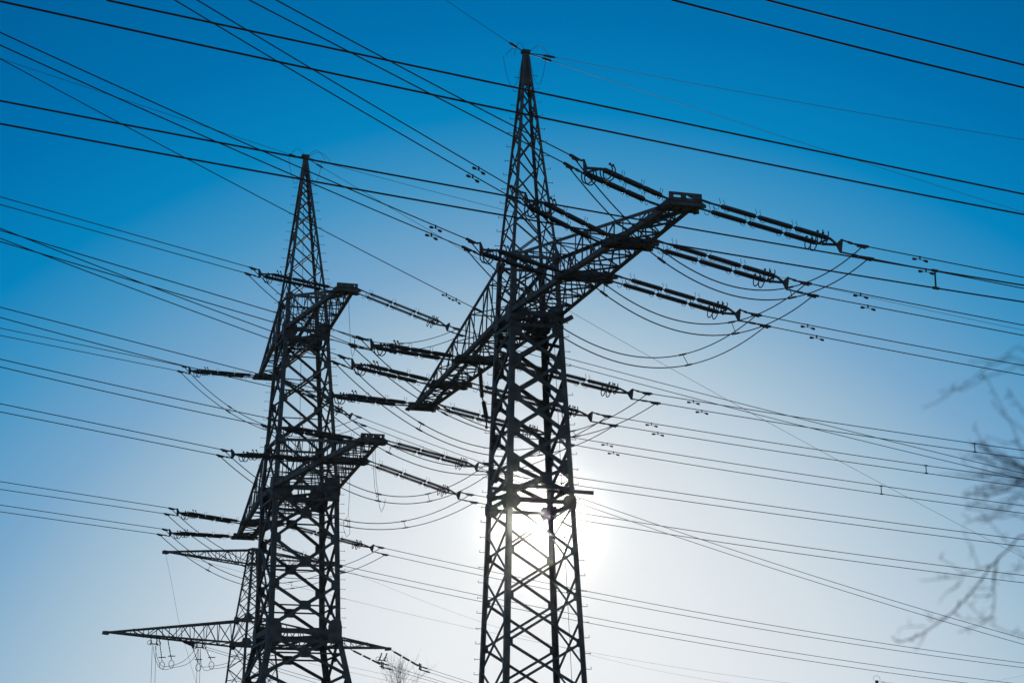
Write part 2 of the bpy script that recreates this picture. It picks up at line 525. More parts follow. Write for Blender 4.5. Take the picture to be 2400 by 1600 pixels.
for k in range(4):
    for a, b in zip(low2[:-1], low2[1:]):
        xpanel(r2, T2, k, a, b, 0.15, 0.3, centre=0.52, node=0.38, tie=0.09)
    for a, b in zip(mid2[:-1], mid2[1:]):
        xpanel(r2, T2, k, a, b, 0.15, 0.26, centre=0.52, node=0.46, tie=0.08)
    for a, b in zip(m2[:-1], m2[1:]):
        xpanel(r2, T2, k, a, b, 0.115, 0.2, node=0.4, tie=0.06)
    for a, b in zip(sp2[:-1], sp2[1:]):
        xpanel(r2, T2, k, a, b, 0.06, 0.13)
belt(r2, T2, 12.97, 0.26, plate=0.72, tall=1.7)
belt(r2, T2, 12.45, 0.14)
belt(r2, T2, 20.33, 0.24, plate=0.9)
belt(r2, T2, 19.75, 0.14)
belt(r2, T2, 22.86, 0.12, plate=0.4)
belt(r2, T2, 28.85, 0.2, plate=0.7)
belt(r2, T2, 28.4, 0.12)
belt(r2, T2, 30.7, 0.1, plate=0.35)
fb = MB()
for z in (12.7, 20.1, 28.6):
    w = T2.w(z) - 0.15
    fb = MB()
    fb.box((w, -w, z), (-w, w, z), 0.12, 0.12); fb.box((w, w, z + 0.13), (-w, -w, z + 0.13), 0.12, 0.12)
    for q in (-0.5, 0.0, 0.5):
        fb.box((-w, q * w, z - 0.09), (w, q * w, z - 0.09), 0.16, 0.12)
    fb.build('floor_bracing', STEEL, r2)

tp = MB(); tp.box((0, 0, 38.0), (0, 0, 39.0), 0.24, 0.24); tp.box((-0.15, 0, 38.95), (0.15, 0, 38.95), 0.4, 0.12)
tp.build('peak_cap', STEEL, r2)
lp = MB()
for l0, l1, hgt, t_ in ((-0.9, 0.1, 0.6, -0.1), (0.05, 1.1, 0.55, 0.1), (0.1, 1.4, 0.5, 0.0), (0.1, 0.9, -1.3, 0.15), (-0.9, -0.1, -1.4, -0.1)):
    lp.tube([V(t_, l0 + (l1 - l0) * u, 38.85 + hgt * 4 * u * (1 - u) - 0.1) for u in np.linspace(0, 1, 11)], 0.010, 5)
lp.build('earth_wire_loops', CABLE, r2)
lp = MB(); lp.tube([V(0.05, -0.05, z) for z in np.linspace(20, 38, 10)], 0.012, 5)
lp.build('hanging_cable', CABLE, r2)
seats2l = [14.75, 9.65]
arm2ur, cu = crossarm(r2, T2, 1, 9.95, HU, 0.38, 30.7, [9.6], 0.2, 7, 0.055, seat_h=0.26, solid=True, tip_drop=-0.15)
arm2ul, _ = crossarm(r2, T2, -1, 9.95, HU, 0.38, 30.7, [9.6], 0.2, 7, 0.055, seat_h=0.26, solid=True, tip_drop=-0.15)
arm2lr, cl = crossarm(r2, T2, 1, 15.1, HL, 0.42, 22.86, seats2l, 0.22, 11, 0.055, seat_h=0.26, solid=True, tip_drop=-0.15)
arm2ll, _ = crossarm(r2, T2, -1, 15.1, HL, 0.42, 22.86, seats2l, 0.22, 11, 0.055, seat_h=0.26, solid=True, tip_drop=-0.15)

# ---- far pylon behind the second one
P3 = [(0, 4.1), (19, 1.9), (22.6, 1.62), (31.7, 0.5)]
T3 = Tower(-25.62, 200.0, math.radians(34), P3)
r3 = empty('lattice_tower', T3.O, (0, 0, T3.yaw), 2)
tag(r3, 'smaller far lattice pylon at lower left, flat wide arms spread behind the two-level pylon', 'pylon', 'lattice pylons')
legs(r3, T3, lambda z: 0.2, m=STEEL_FAR)
z3 = [0, 4.5, 8.5, 12, 15, 17.6, 20, 22.3, 24.7, 26.4, 27.9, 29.2, 30.3, 31.6]
for k in range(4):
    for a, b in zip(z3[:-1], z3[1:]):
        xpanel(r3, T3, k, a, b, 0.085, 0.15, m=STEEL_FAR, tie=0.05 if b < 24 else 0)
belt(r3, T3, 22.3, 0.3, STEEL_FAR, plate=0.7)
belt(r3, T3, 24.7, 0.2, STEEL_FAR, plate=0.6)
belt(r3, T3, 30.2, 0.16, STEEL_FAR)
belt(r3, T3, 31.65, 0.16, STEEL_FAR)
def flatarm(sg, T, h, zj, tipz, cw, bays, brw):
    w0, wj = T3.w(h), T3.w(zj)
    def bot(t, s):
        f = (t - w0) / (T - w0); return V(sg * t, s * (w0 + (0.18 - w0) * f), h + (tipz - h) * f)
    def top(t, s):
        f = (t - wj) / (T - wj); return V(sg * t, s * (wj + (0.18 - wj) * f), zj + (tipz + 0.12 - zj) * f)
    mb = MB()
    ts = [w0 + (T - w0) * i / bays for i in range(bays + 1)]
    for i in range(bays - 1):
        a, b = ts[i], ts[i + 1]
        for s in (-1, 1):
            mb.brace(bot(b, s), top(b, s), V(0, s, 0), brw * 0.7)
            if i % 2: mb.brace(bot(a, s), top(b, s), V(0, s, 0), brw, 0.02)
            else: mb.brace(top(a, s), bot(b, s), V(0, s, 0), brw, 0.02)
        mb.brace(bot(a, 1), bot(b, -1), V(0, 0, -1), brw); mb.brace(bot(b, 1), bot(b, -1), V(0, 0, -1), brw, 0.02)
    arm = mb.build('crossarm', STEEL_FAR, r3)
    for s in (-1, 1):
        c = MB(); c.angle(bot(w0, s), bot(T, s), V(0, -s, 0), V(0, 0, 1), cw, cw * 0.15); c.build('bottom_chord', STEEL_FAR, arm)
        c = MB(); c.angle(top(wj, s), top(T, s), V(0, -s, 0), V(0, 0, -1), cw, cw * 0.15); c.build('top_chord', STEEL_FAR, arm)
    e = MB(); e.box((sg * (T - 0.3), 0, tipz - 0.02), (sg * (T + 0.2), 0, tipz + 0.02), 0.5, 0.3); e.build('arm_tip', STEEL_FAR, arm)
for sg in (-1, 1):
    flatarm(sg, 9.6, 30.0, 31.6, 30.65, 0.14, 8, 0.06)
    flatarm(sg, 15.4, 22.1, 24.6, 22.62, 0.18, 10, 0.08)

# ---- tip of a very far pylon poking up at the lower right
q = atdepth((2055, 1596), 260)
P4 = [(0, 2.6), (q[2] - 6, 0.9), (q[2], 0.12)]
T4 = Tower(q[0], q[1], 0.5, P4)
r4 = empty('lattice_tower', T4.O, (0, 0, T4.yaw), 2)
tag(r4, 'peak of a distant pylon just poking above the bottom edge at right', 'pylon', 'lattice pylons')
legs(r4, T4, lambda z: 0.16, m=STEEL_FAR)
z4 = list(np.linspace(0, q[2] - 6, 8)) + list(np.linspace(q[2] - 6, q[2] - 0.6, 7))[1:]
for k in range(4):
    for a, b in zip(z4[:-1], z4[1:]):
        xpanel(r4, T4, k, a, b, 0.07, 0.14, m=STEEL_FAR)
cp = MB(); cp.box((0, 0, q[2] - 1.2), (0, 0, q[2] + 0.15), 0.3, 0.3); cp.build('peak_cap', STEEL_FAR, r4)
lp = MB(); lp.tube([V(-0.1 + 0.55 * math.cos(a) + 0.1, 0, q[2] + 0.35 + 0.4 * math.sin(a)) for a in np.linspace(-0.6, 3.6, 14)], 0.02, 5)
lp.build('earth_wire_loops', CABLE, r4)

# ------------------------------------------------------------------ insulator strings
LS = 5.0
def rod_mesh():
    mb = MB(); ln = 1.24
    pr = [(0, 0.015), (0.015, 0.055), (0.06, 0.075), (0.10, 0.07), (0.125, 0.04)]
    ns = 17
    for i in range(ns):
        a = 0.145 + (ln - 0.29) * i / (ns - 1)
        pr += [(a - 0.012, 0.036), (a - 0.002, 0.083), (a + 0.006, 0.082), (a + 0.010, 0.036)]
    pr += [(ln - 0.125, 0.04), (ln - 0.10, 0.07), (ln - 0.06, 0.075), (ln - 0.015, 0.055), (ln, 0.015)]
    mb.lathe((0, 0, 0), (ln, 0, 0), pr, 10)
    return mb.mesh('insulator_rod', PORC)
ROD = rod_mesh()
def make_string():
    root = empty('insulator_string', (0, 0, 0))
    sep_ = 0.29
    for s in (-1, 1):
        y = s * sep_
        lk = MB()
        lk.box((-0.62, y, 0.03), (0.12, y, 0.0), 0.05, 0.06)
        for i in range(6):
            x = 0.1 + i * 0.075
            lk.box((x, y - 0.022, 0), (x + 0.06, y - 0.022, 0), 0.014, 0.045)
            lk.box((x, y + 0.022, 0), (x + 0.06, y + 0.022, 0), 0.014, 0.045)
            lk.box((x + 0.05, y - 0.03, 0), (x + 0.05, y + 0.03, 0), 0.03, 0.03)
        lk.build('shackle_link', FITTING, root)
        for i in range(3):
            x0 = 0.5 + i * 1.31
            o = put('insulator_rod', ROD, root); o.location = (x0, y, 0)
            if i < 2:
                cp = MB(); cp.box((x0 + 1.23, y, 0), (x0 + 1.33, y, 0), 0.035, 0.035); cp.build('coupling', FITTING, root)
        # arcing horns at each coupling: two thin curled rods up, a small loop under
        for x0 in (0.5, 1.78, 3.08):
            hn = MB()
            for dx in (-0.05, 0.1):
                pts = [V(x0 + dx, y, 0.03), V(x0 + dx + 0.02, y + s * 0.02, 0.12), V(x0 + dx - 0.03, y + s * 0.02, 0.17), V(x0 + dx - 0.02, y + s * 0.02, 0.23)]
                hn.tube(pts, 0.0085, 5)
                cx = x0 + dx + (0.1 if dx > 0 else -0.1)
                hn.tube([V(x0 + dx, y, -0.03)] + [V(cx + 0.08 * math.cos(a), y, -0.085 + 0.05 * math.sin(a)) for a in np.linspace(0.3, -PI - 0.3, 9)], 0.0085, 5)
            hn.build('arcing_horn', FITTING, root)
        rg = MB()
        for dx, up in ((4.22, 1), (4.02, 1)):
            rg.tube([V(dx, y + s * 0.02 + 0.2 * math.cos(a), -0.02 + 0.24 * math.sin(a)) for a in np.linspace(-1.2 * PI, 0.28 * PI, 20)][0:20], 0.02, 6)
            rg.ball(V(dx, y + s * 0.02 + 0.2 * math.cos(0.28 * PI), -0.02 + 0.24 * math.sin(0.28 * PI)), 0.042)
        rg.box((4.0, y, 0), (4.25, y, 0), 0.05, 0.05)
        rg.build('arcing_ring', FITTING, root)
        ar = MB()
        ar.box((4.36, y, 0), (4.5, y * 0.85, 0), 0.05, 0.06)
        ar.box((4.48, y * 0.87, 0), (4.88, 0, 0), 0.035, 0.075)
        ar.build('converging_strap', FITTING, root)
    tie = MB(); tie.box((4.42, -sep_, 0.02), (4.42, sep_, 0.02), 0.05, 0.05)
    tie.build('tie_bar', FITTING, root)
    yk = MB()
    yk.plate([V(4.84, 0, 0.03), V(5.0, 0, 0.225), V(5.06, 0, 0.225), V(5.06, 0, -0.225), V(5.0, 0, -0.225), V(4.84, 0, -0.03)], V(0, 1, 0), 0.035)
    yk.build('yoke_plate', FITTING, root)
    return root
PROTO = None
def string_at(P0, Q, label, group):
    """P0 = seat on the arm, Q = yoke."""
    global PROTO
    if PROTO is None:
        PROTO = make_string(); o = PROTO
    else:
        o = copy_tree(PROTO)
    x = unit(Q - P0); y = unit(np.cross((0, 0, 1), x)); z = np.cross(x, y)
    R = Matrix(((x[0], y[0], z[0]), (x[1], y[1], z[1]), (x[2], y[2], z[2])))
    o.location = tuple(P0); o.rotation_euler = R.to_euler()
    k = np.linalg.norm(Q - P0) / LS
    o.scale = (k, 1, 1)
    tag(o, label, 'insulator', group)
    return o

# ------------------------------------------------------------------ wires
class Curve:
    """parabola z(s) in the vertical plane through P along ang."""
    def __init__(s, P, ang, pix, wts=None, fix=None):
        s.P, s.ang = np.asarray(P, float), ang
        s.d = V(math.cos(ang), math.sin(ang), 0)
        pts = [onplane(p, P, ang) for p in pix]
        s.s = [float(np.dot(p - s.P, s.d)) for p in pts]
        zz = [p[2] for p in pts]
        deg = 2 if len(pix) > 2 else 1
        s.co = np.polyfit(s.s, zz, deg)
        if deg == 2 and s.co[0] < 0:
            s.co = np.polyfit(s.s, zz, 1)
    def z(s, t):
        return float(np.polyval(s.co, t))
    def at(s, t):
        p = s.P + s.d * t; return V(p[0], p[1], s.z(t))
    def sof(s, px):
        return float(np.dot(onplane(px, s.P, s.ang) - s.P, s.d))
    def pts(s, a, b, n=48):
        return [s.at(t) for t in np.linspace(a, b, n)]

def run_out(cv, ext=90, floor=6.0):
    a, b = min(cv.s), max(cv.s)
    e = b + ext
    while e > b + 5 and (cv.z(e) < floor or cv.z(e) > 45):
        e -= 5
    return a, e

def damper(mb, c, d, drop=0.085, ln=0.46, r=0.043):
    d = unit(d); m = c - V(0, 0, drop)
    mb.box(c + V(0, 0, 0.03), m, 0.04, 0.03, d)
    mb.tube([m - d * ln / 2, m + d * ln / 2], 0.01, 5)
    for s in (-1, 1):
        a = m + d * s * ln * 0.27 - V(0, 0, 0.01); b = m + d * s * ln * 0.62 - V(0, 0, 0.02)
        mb.lathe(a, b, [(0, 0.015), (0.02, r * 0.75), (ln * 0.2, r), (ln * 0.32, r * 0.95), (ln * 0.35, 0.015)], 8)

def conductor_pair(Q, ang, up, lo, r, label, group, dampers=(), spacers=(), yoke=True, ext=90, m=None, clamp=0.52, cr=0.042, name='conductor_pair', n=56):
    """two bundled sub-conductors running away from the yoke at Q."""
    m = m or CABLE
    root = empty(name, Q)
    tag(root, label, 'power line', group)
    res = []
    for i, pix in enumerate((up, lo)):
        cv = Curve(Q, ang, pix)
        a, e = run_out(cv, ext)
        mb = MB(); mb.tube([p - Q for p in cv.pts(a, e, n)], r, 6); mb.build('cable', m, root)
        if yoke:
            corner = V(0, 0, 0.2 if i == 0 else -0.2) + unit(cv.d) * 0.02
            a0 = a - clamp
            cm = MB()
            pa, pb = cv.at(a0) - Q, cv.at(a + 0.05) - Q
            cm.lathe(pa, pb, [(0, 0.02), (0.06, cr * 0.8), (clamp * 0.45, cr * 0.85), (clamp * 0.85, cr * 1.15), (clamp + 0.03, cr * 1.1), (clamp + 0.05, 0.02)], 8)
            cm.box(pa + (pb - pa) * 0.25 - V(0, 0, 0.03), pa + (pb - pa) * 0.8 - V(0, 0, 0.055), 0.04, 0.07)
            cm.build('dead_end_clamp', FITTING, root)
            st = MB(); st.box(corner, pa, 0.03, 0.045)
            mid = corner + (pa - corner) * 0.6
            st.box(mid, corner + (pa - corner) * 0.95, 0.045, 0.065)
            st.build('strap', FITTING, root)
        res.append((cv, a))
    for i, px in dampers:
        cv = res[i][0]; t = cv.sof(px)
        mb = MB(); damper(mb, cv.at(t) - Q, cv.at(t + 0.1) - cv.at(t - 0.1)); mb.build('vibration_damper', FITTING, root)
    for px in spacers:
        t = res[0][0].sof(px)
        a, b = res[0][0].at(t) - Q, res[1][0].at(t) - Q
        mb = MB(); mb.box(a, b, 0.03, 0.03, res[0][0].d)
        for p in (a, b):
            mb.box(p - res[0][0].d * 0.09, p + res[0][0].d * 0.09, r * 2.6, r * 3.2)
        mb.build('spacer', FITTING, root)
    return root, res

def sag_curve(A, B, px, n=40):
    """hanging loop from A to B whose picture passes through px."""
    best = None
    for S_ in np.linspace(0.2, 6.0, 117):
        us = np.linspace(0, 1, 61)
        P = np.array([A + (B - A) * u - V(0, 0, 4 * S_ * u * (1 - u)) for u in us])
        p = proj(P)
        o = np.argsort(p[:, 0])
        y = np.interp(px[0], p[o, 0], p[o, 1])
        e = abs(y - px[1])
        if best is None or e < best[0]:
            best = (e, S_)
    S_ = best[1]
    return [A + (B - A) * u - V(0, 0, 4 * S_ * u * (1 - u)) for u in np.linspace(0, 1, n)]

def jumper(resL, resR, lows, r, label, group, sp=(0.3, 0.72)):
    A0 = resL[0][0].at(resL[0][1] - 0.2)
    root = empty('jumper_loop', A0); tag(root, label, 'jumper cable', group)
    cur = []
    for i in (0, 1):
        A = resL[i][0].at(resL[i][1] - 0.2) - V(0, 0, 0.05); B = resR[i][0].at(resR[i][1] - 0.2) - V(0, 0, 0.05)
        c = sag_curve(A, B, lows[i]); cur.append(c)
        mb = MB(); mb.tube([p - A0 for p in c], r, 6); mb.build('cable', CABLE, root)
    for u in sp:
        k = int(u * 39); a, b = cur[0][k] - A0, cur[1][k] - A0
        d = unit(cur[0][k + 1] - cur[0][k - 1])
        mb = MB(); mb.tube([a, b], 0.012, 5)
        for p in (a, b):
            mb.box(p - d * 0.14, p + d * 0.14, r * 2.8, r * 3.0)
        mb.build('spacer', FITTING, root)
    return root

OFF1L, OFF1R, OFF2L, OFF2R = 0.65, 0.10, 0.55, 0.05
A1L = T1.yaw - PI / 2 + OFF1L; A1R = T1.yaw + PI / 2 + OFF1R
A2L = T2.yaw - PI / 2 + OFF2L; A2R = T2.yaw + PI / 2 + OFF2R
def seat(tw, t, side, cf, h):
    return tw.pt(t, side * (cf(abs(t)) + 0.28), h - 0.03 - (0.06 if tw is T1 else 0.08) * abs(t) / (14.5 if tw is T1 or h < 25 else 9.9))

N1, N2 = 'single-level pylon', 'two-level pylon'
# phase: t, names, left yoke px, [upper px], [lower px], left dampers, right yoke, ...
PH1 = [
 (14.2, 'outer seat', 'right arm', (1370, 392), [(1338, 364), (1299, 345), (912.5, 143), (646, 0)], [(1324, 385), (1299.4, 369), (600, 9), (583, 0)], [],
  (1970, 576), [(2033, 578), (2156, 602), (2399.5, 650)], [(2046, 607), (2200, 636.5), (2399.5, 676)], [(0, (2156, 602)), (1, (2170, 630))], [], [(1781.6, 678.5), (1778.4, 702)]),
 (10.1, 'middle seat', 'right arm', (1232, 468), [(1198, 437), (1122.5, 393), (600, 83.6), (461, 0)], [(1188.6, 456.4), (1108, 411.8), (600, 114), (408, 0)], [(0, (1122, 393)), (1, (1108, 411.8))],
  (1844, 664), [(1900, 665), (2017, 688), (2399.5, 762)], [(1916, 693.5), (2034, 716), (2399.5, 786)], [(0, (2017, 688)), (1, (2034, 716))], [], [(1647.7, 759.5), (1651, 784)]),
 (6.03, 'inner seat', 'right arm', (1127, 584), [(1095, 560), (960, 504.5), (699.4, 391.4), (350, 235), (0, 76.8)], [(1085, 579), (960, 526.5), (699.4, 416), (350, 263.4), (0, 106)], [(0, (1021, 530.5)), (1, (1011, 549))],
  (1731.5, 738), [(1783, 739), (1893, 761), (2399.5, 856.4)], [(1804, 765), (1914, 787), (2399.5, 879)], [(0, (1893, 761)), (1, (1914, 787))], [], [(1514, 837.6), (1514, 862)]),
 (-6.03, 'inner seat', 'left arm', (871, 808), [(837, 788), (645.8, 734.6), (350, 642), (0, 540.3)], [(819, 807), (640, 756), (350, 668), (0, 566.5)], [],
  (1480, 923), [(1526.5, 922.5), (1625, 938), (1700, 950.8), (2399, 1055)], [(1546, 945), (1645, 961), (1700, 970.7), (2399, 1074)], [(0, (1625, 938)), (1, (1645, 961))], [(2284, 1039)], [(1180, 1010), (1190, 1022)]),
 (-10.1, 'middle seat', 'left arm', (826, 853), [(794, 832), (634, 776.3), (350, 669), (0, 535.2)], [(778.6, 846), (629.5, 794), (350, 690), (0, 558.5)], [],
  (1385, 976), [(1432, 976), (1527, 991), (1700, 1019.8), (2399, 1122)], [(1447, 998), (1542, 1012), (1700, 1038.6), (2399, 1139.8)], [(0, (1527, 991)), (1, (1542, 1012))], [(2170, 1090)], [(1178, 1053), (1188, 1070)]),
 (-14.2, 'outer seat', 'left arm', (778, 925), [(735, 909), (604, 876), (300, 797), (0, 719.8)], [(722, 926), (634, 904.6), (476, 868.6), (0, 743.6)], [(0, (681, 895)), (1, (671, 913))],
  (1288, 1020), [(1336, 1024), (1423, 1038), (1700, 1083), (2399, 1184.4)], [(1346, 1043), (1438, 1058), (1700, 1101.7), (2399, 1202)], [(0, (1423, 1038)), (1, (1438, 1058))], [(2065, 1138)], [(1099, 1094), (1112, 1112)]),
]
for t, sn, an, yl, ul, ll, dl, yr, ur, lr, dr, sr, lows in PH1:
    sgt = 1 if t > 0 else -1
    where = "%s of the %s's %s" % (sn, N1, an)
    PL = seat(T1, t, -1, c1, HA); PR = seat(T1, t, 1, c1, HA)
    QL = onplane(yl, PL, A1L); QR = onplane(yr, PR, A1R)
    string_at(PL, QL, 'double insulator string on the ' + where + ', pulling left', 'double insulator strings')
    string_at(PR, QR, 'double insulator string on the ' + where + ', pulling right', 'double insulator strings')
    _, rl = conductor_pair(QL, A1L, ul, ll, 0.0165, 'twin cables running left from the ' + where, 'twin conductor cables', dl, [], ext=60)
    _, rr = conductor_pair(QR, A1R, ur, lr, 0.0165, 'twin cables running right from the ' + where, 'twin conductor cables', dr, sr, ext=90)
    jumper(rl, rr, lows, 0.0185, 'twin jumper loop hanging under the ' + where, 'jumper loops')

PH2 = [
 (9.6, 'tip', 'upper right arm', HU, cu, (608, 641), [(586, 627.5), (300, 544), (0, 462.3)], [(574.4, 640), (300, 562), (0, 480)],
  (1050, 766), [(1078, 772), (1331, 839), (1499.5, 883.7), (1700, 936.8), (2399, 1108.5)], [(1088, 787), (1331, 854), (1499.5, 899), (1700, 952), (2399, 1122)], [(906, 804), (900, 821)], []),
 (-9.6, 'tip', 'upper left arm', HU, cu, (444, 868), [(425.6, 857), (212, 812), (0, 769)], [(416.7, 869), (208, 827), (0, 786)],
  (822, 975), [(848, 978), (1137, 1088.8), (1350.5, 1162), (1633, 1260), (1700, 1281.4), (2399, 1495.7)], [(859, 998), (1137, 1101), (1353, 1177.6), (1595, 1260), (1700, 1294.8), (2399, 1509)], [(690, 1010), (700, 1024)], []),
 (14.75, 'tip', 'lower right arm', HL, cl, (655, 1000), [(628, 979.6), (512, 955), (80, 860), (0, 841)], [(613, 995), (512, 976), (250, 917), (0, 859.6)],
  (1118, 1094), [(1148, 1088), (1350.5, 1117.7), (1700, 1170.7), (2399, 1263.5)], [(1158, 1108), (1390, 1142), (1700, 1187.6), (2399, 1280)], [(956, 1163.5), (956, 1180.6)], []),
 (9.65, 'inner seat', 'lower right arm', HL, cl, (544.6, 1063.5), [(519, 1053), (260, 999), (0, 945.7)], [(509, 1066), (255, 1015), (0, 964.8)],
  (1076, 1160), [(1109, 1159), (1354, 1200.6), (1700, 1254.6), (2399, 1347.4)], [(1119, 1177.6), (1363, 1218.4), (1700, 1271.5), (2399, 1364.7)], [(877, 1225), (874, 1240.6)], []),
 (-9.65, 'inner seat', 'lower left arm', HL, cl, (416, 1200), [(396, 1190), (200, 1159), (0, 1128)], [(385.4, 1203), (190, 1174), (0, 1146)],
  (873, 1283.5), [(899.5, 1283), (960, 1297), (1365, 1382.7), (1700, 1445), (2399, 1552.8)], [(909.5, 1300), (960, 1311), (1367.5, 1397), (1700, 1458.5), (2399, 1563.5)], [(700, 1340), (707, 1355)], []),
 (-14.75, 'tip', 'lower left arm', HL, cl, (398, 1248), [(381, 1239), (190, 1211), (0, 1182.6)], [(369, 1251), (185, 1225), (0, 1198.4)],
  (775, 1325), [(801, 1325), (960, 1359), (1370, 1442.7), (1700, 1502.5), (2140, 1570), (2377, 1600)], [(810, 1340), (960, 1373.4), (1370, 1456.7), (1700, 1516.5), (2140, 1583), (2260, 1599)], [(640, 1366), (630, 1380)], []),
]
for t, sn, an, h, cf, yl, ul, ll, yr, ur, lr, lows, sr in PH2:
    where = "%s of the %s's %s" % (sn, N2, an)
    PL = seat(T2, t, -1, cf, h); PR = seat(T2, t, 1, cf, h)
    QL = onplane(yl, PL, A2L); QR = onplane(yr, PR, A2R)
    string_at(PL, QL, 'double insulator string on the ' + where + ', pulling left', 'double insulator strings')
    string_at(PR, QR, 'double insulator string on the ' + where + ', pulling right', 'double insulator strings')
    _, rl = conductor_pair(QL, A2L, ul, ll, 0.019, 'twin cables running left from the ' + where, 'twin conductor cables', [], [], ext=80)
    _, rr = conductor_pair(QR, A2R, ur, lr, 0.018, 'twin cables running right from the ' + where, 'twin conductor cables', [], sr, ext=90)
    jumper(rl, rr, lows, 0.02, 'twin jumper loop hanging under the ' + where, 'jumper loops', (0.28, 0.5, 0.74))

# ---- the nearer line crossing overhead
AN = math.radians(90 - 59.9)
near = [
 ('middle pair of thick near cables, crossing the tall pylon\'s peak from the top left corner', (700, 126), 33.4, [(250, 0), (699, 98), (1235, 213), (1602, 288), (2000, 371), (2400, 456)], [(0, 3.5), (699, 154.8), (1235, 270), (1700, 364), (2400, 503)], []),
 ('lower pair of thick near cables, passing the two-level pylon\'s peak', (700, 395), 38.5, [(0, 237), (350, 303), (699, 369), (960, 417.5), (1450, 506), (1800, 569), (2190, 633), (2400, 669)], [(0, 290), (350, 355), (699, 419.6), (960, 466), (1450, 551), (1800, 611), (2195, 675), (2400, 708)], [(2191, 634)]),
 ('upper pair of thick near cables, crossing only the top right corner of the sky', (2100, 90), 33.0, [(1795, 0), (2100, 78), (2400, 153)], [(1575, 0), (2000, 109), (2400, 206)], []),
]
for lab, px, dep, up, lo, sp in near:
    P = atdepth(px, dep)
    root, res = conductor_pair(P, AN, up, lo, 0.0185, lab, 'thick near cable pairs', [], sp, yoke=False, ext=120, m=CABLE_NEAR, name='conductor_pair', n=80)
    for ch, (cv, a) in zip([c for c in root.children if c.name.startswith('cable')], res):
        pass

# ---- earth wires and single cables
def single(P, ang, pix, r, label, group, name='earth_wire', dampers=(), ext=90, clamp=True, m=None, cat='cable', start=None):
    cv = Curve(P, ang, pix); a, e = run_out(cv, ext)
    root = empty(name, P); tag(root, label, cat, group)
    mb = MB(); mb.tube([p - P for p in cv.pts(a, e, 50)], r, 6); mb.build('cable', m or CABLE, root)
    if clamp:
        mb = MB(); p0, p1 = cv.at(a) - P, cv.at(a + 0.5) - P
        mb.lathe(p0, p1, [(0, 0.02), (0.05, 0.045), (0.4, 0.05), (0.5, 0.02)], 8)
        mb.tube([V(0, 0, 0), p0], 0.02, 5)
        mb.build('dead_end_clamp', FITTING, root)
    for px in dampers:
        t = cv.sof(px); mb = MB(); damper(mb, cv.at(t) - P, cv.at(t + 0.1) - cv.at(t - 0.1), ln=0.4, r=0.035); mb.build('vibration_damper', FITTING, root)
    return cv
EW = 'earth wires'
pk = T1.pt(0, 0, 30.55)
single(pk, A1L, [(1212, 112), (1162.5, 80), (1044, 0)], 0.009, 'thin earth wire rising left from the peak of the single-level pylon', EW, ext=60)
single(pk, A1R, [(1273, 129), (1602, 194), (1939, 250), (2400, 328)], 0.009, 'upper of two thin earth wires running right from the peak of the single-level pylon', EW)
single(pk, math.radians(45), [(1271, 136), (1700, 278), (1974, 364), (2400, 498)], 0.009, 'lower of two thin earth wires running right from the peak of the single-level pylon', EW)
pk = T2.pt(0, 0, 38.9)
single(pk, A2L, [(693, 366), (600, 336.3), (518, 309.5), (259, 223), (0, 137.5)], 0.011, 'thin earth wire running left from the peak of the two-level pylon', EW, ext=80)
single(pk, A2R, [(745, 376), (960, 435.3), (1178, 492), (1800, 642), (2399, 773.8)], 0.011, 'flatter thin earth wire running right from the peak of the two-level pylon', EW)
single(pk, math.radians(42), [(741, 384), (960, 513), (1158, 628), (1342, 733), (1638, 900), (2081, 1140), (2399, 1306)], 0.011, 'steeper thin earth wire falling right from the peak of the two-level pylon', EW)
bp_ = T1.pt(-0.95, -0.95, HA)
single(bp_, A1L, [(1131, 731), (1044, 689), (874, 600), (685, 502), (604, 460), (290, 293), (0, 138.4)], 0.014, 'single cable running left from the body of the single-level pylon at arm level', None, name='single_cable', dampers=[(1046, 690), (1069, 702)], ext=60)

# ------------------------------------------------------------------ hold-off insulator by the tall pylon's left arm
def rod_between(mb, a, b, r=0.075, core=0.038, pitch=0.055):
    ln = np.linalg.norm(np.asarray(b) - a); pr = [(0, 0.02), (0.03, core)]
    k = max(3, int((ln - 0.1) / pitch))
    for i in range(k):
        x = 0.05 + (ln - 0.1) * i / (k - 1)
        pr += [(x - 0.01, core), (x, r), (x + 0.008, r * 0.97), (x + 0.012, core)]
    pr += [(ln - 0.02, core), (ln, 0.02)]
    mb.lathe(a, b, pr, 9)
P0 = T1.pt(-5.2, -0.3, HA - 0.1)
ang = T1.yaw
pa = [onplane(p, P0, ang) for p in ((1123, 855), (1125, 866), (1130, 932), (1133, 940), (1141, 982), (1140, 1001))]
h = empty('hold_off_insulator', pa[0]); tag(h, 'dark two-piece insulator hanging under the single-level pylon\'s left arm beside its body', 'insulator')
mb = MB(); rod_between(mb, pa[1] - pa[0], pa[2] - pa[0], 0.085); mb.build('insulator_rod', PORC, h)
mb = MB(); rod_between(mb, pa[3] - pa[0], pa[4] - pa[0], 0.085); mb.build('insulator_rod', PORC, h)
mb = MB(); mb.tube([V(0, 0, 0.1), pa[1] - pa[0]], 0.03, 6); mb.tube([pa[2] - pa[0], pa[3] - pa[0]], 0.03, 6)
mb.tube([pa[4] - pa[0], pa[5] - pa[0]], 0.03, 6); mb.ball(pa[5] - pa[0], 0.06); mb.build('coupling', FITTING, h)

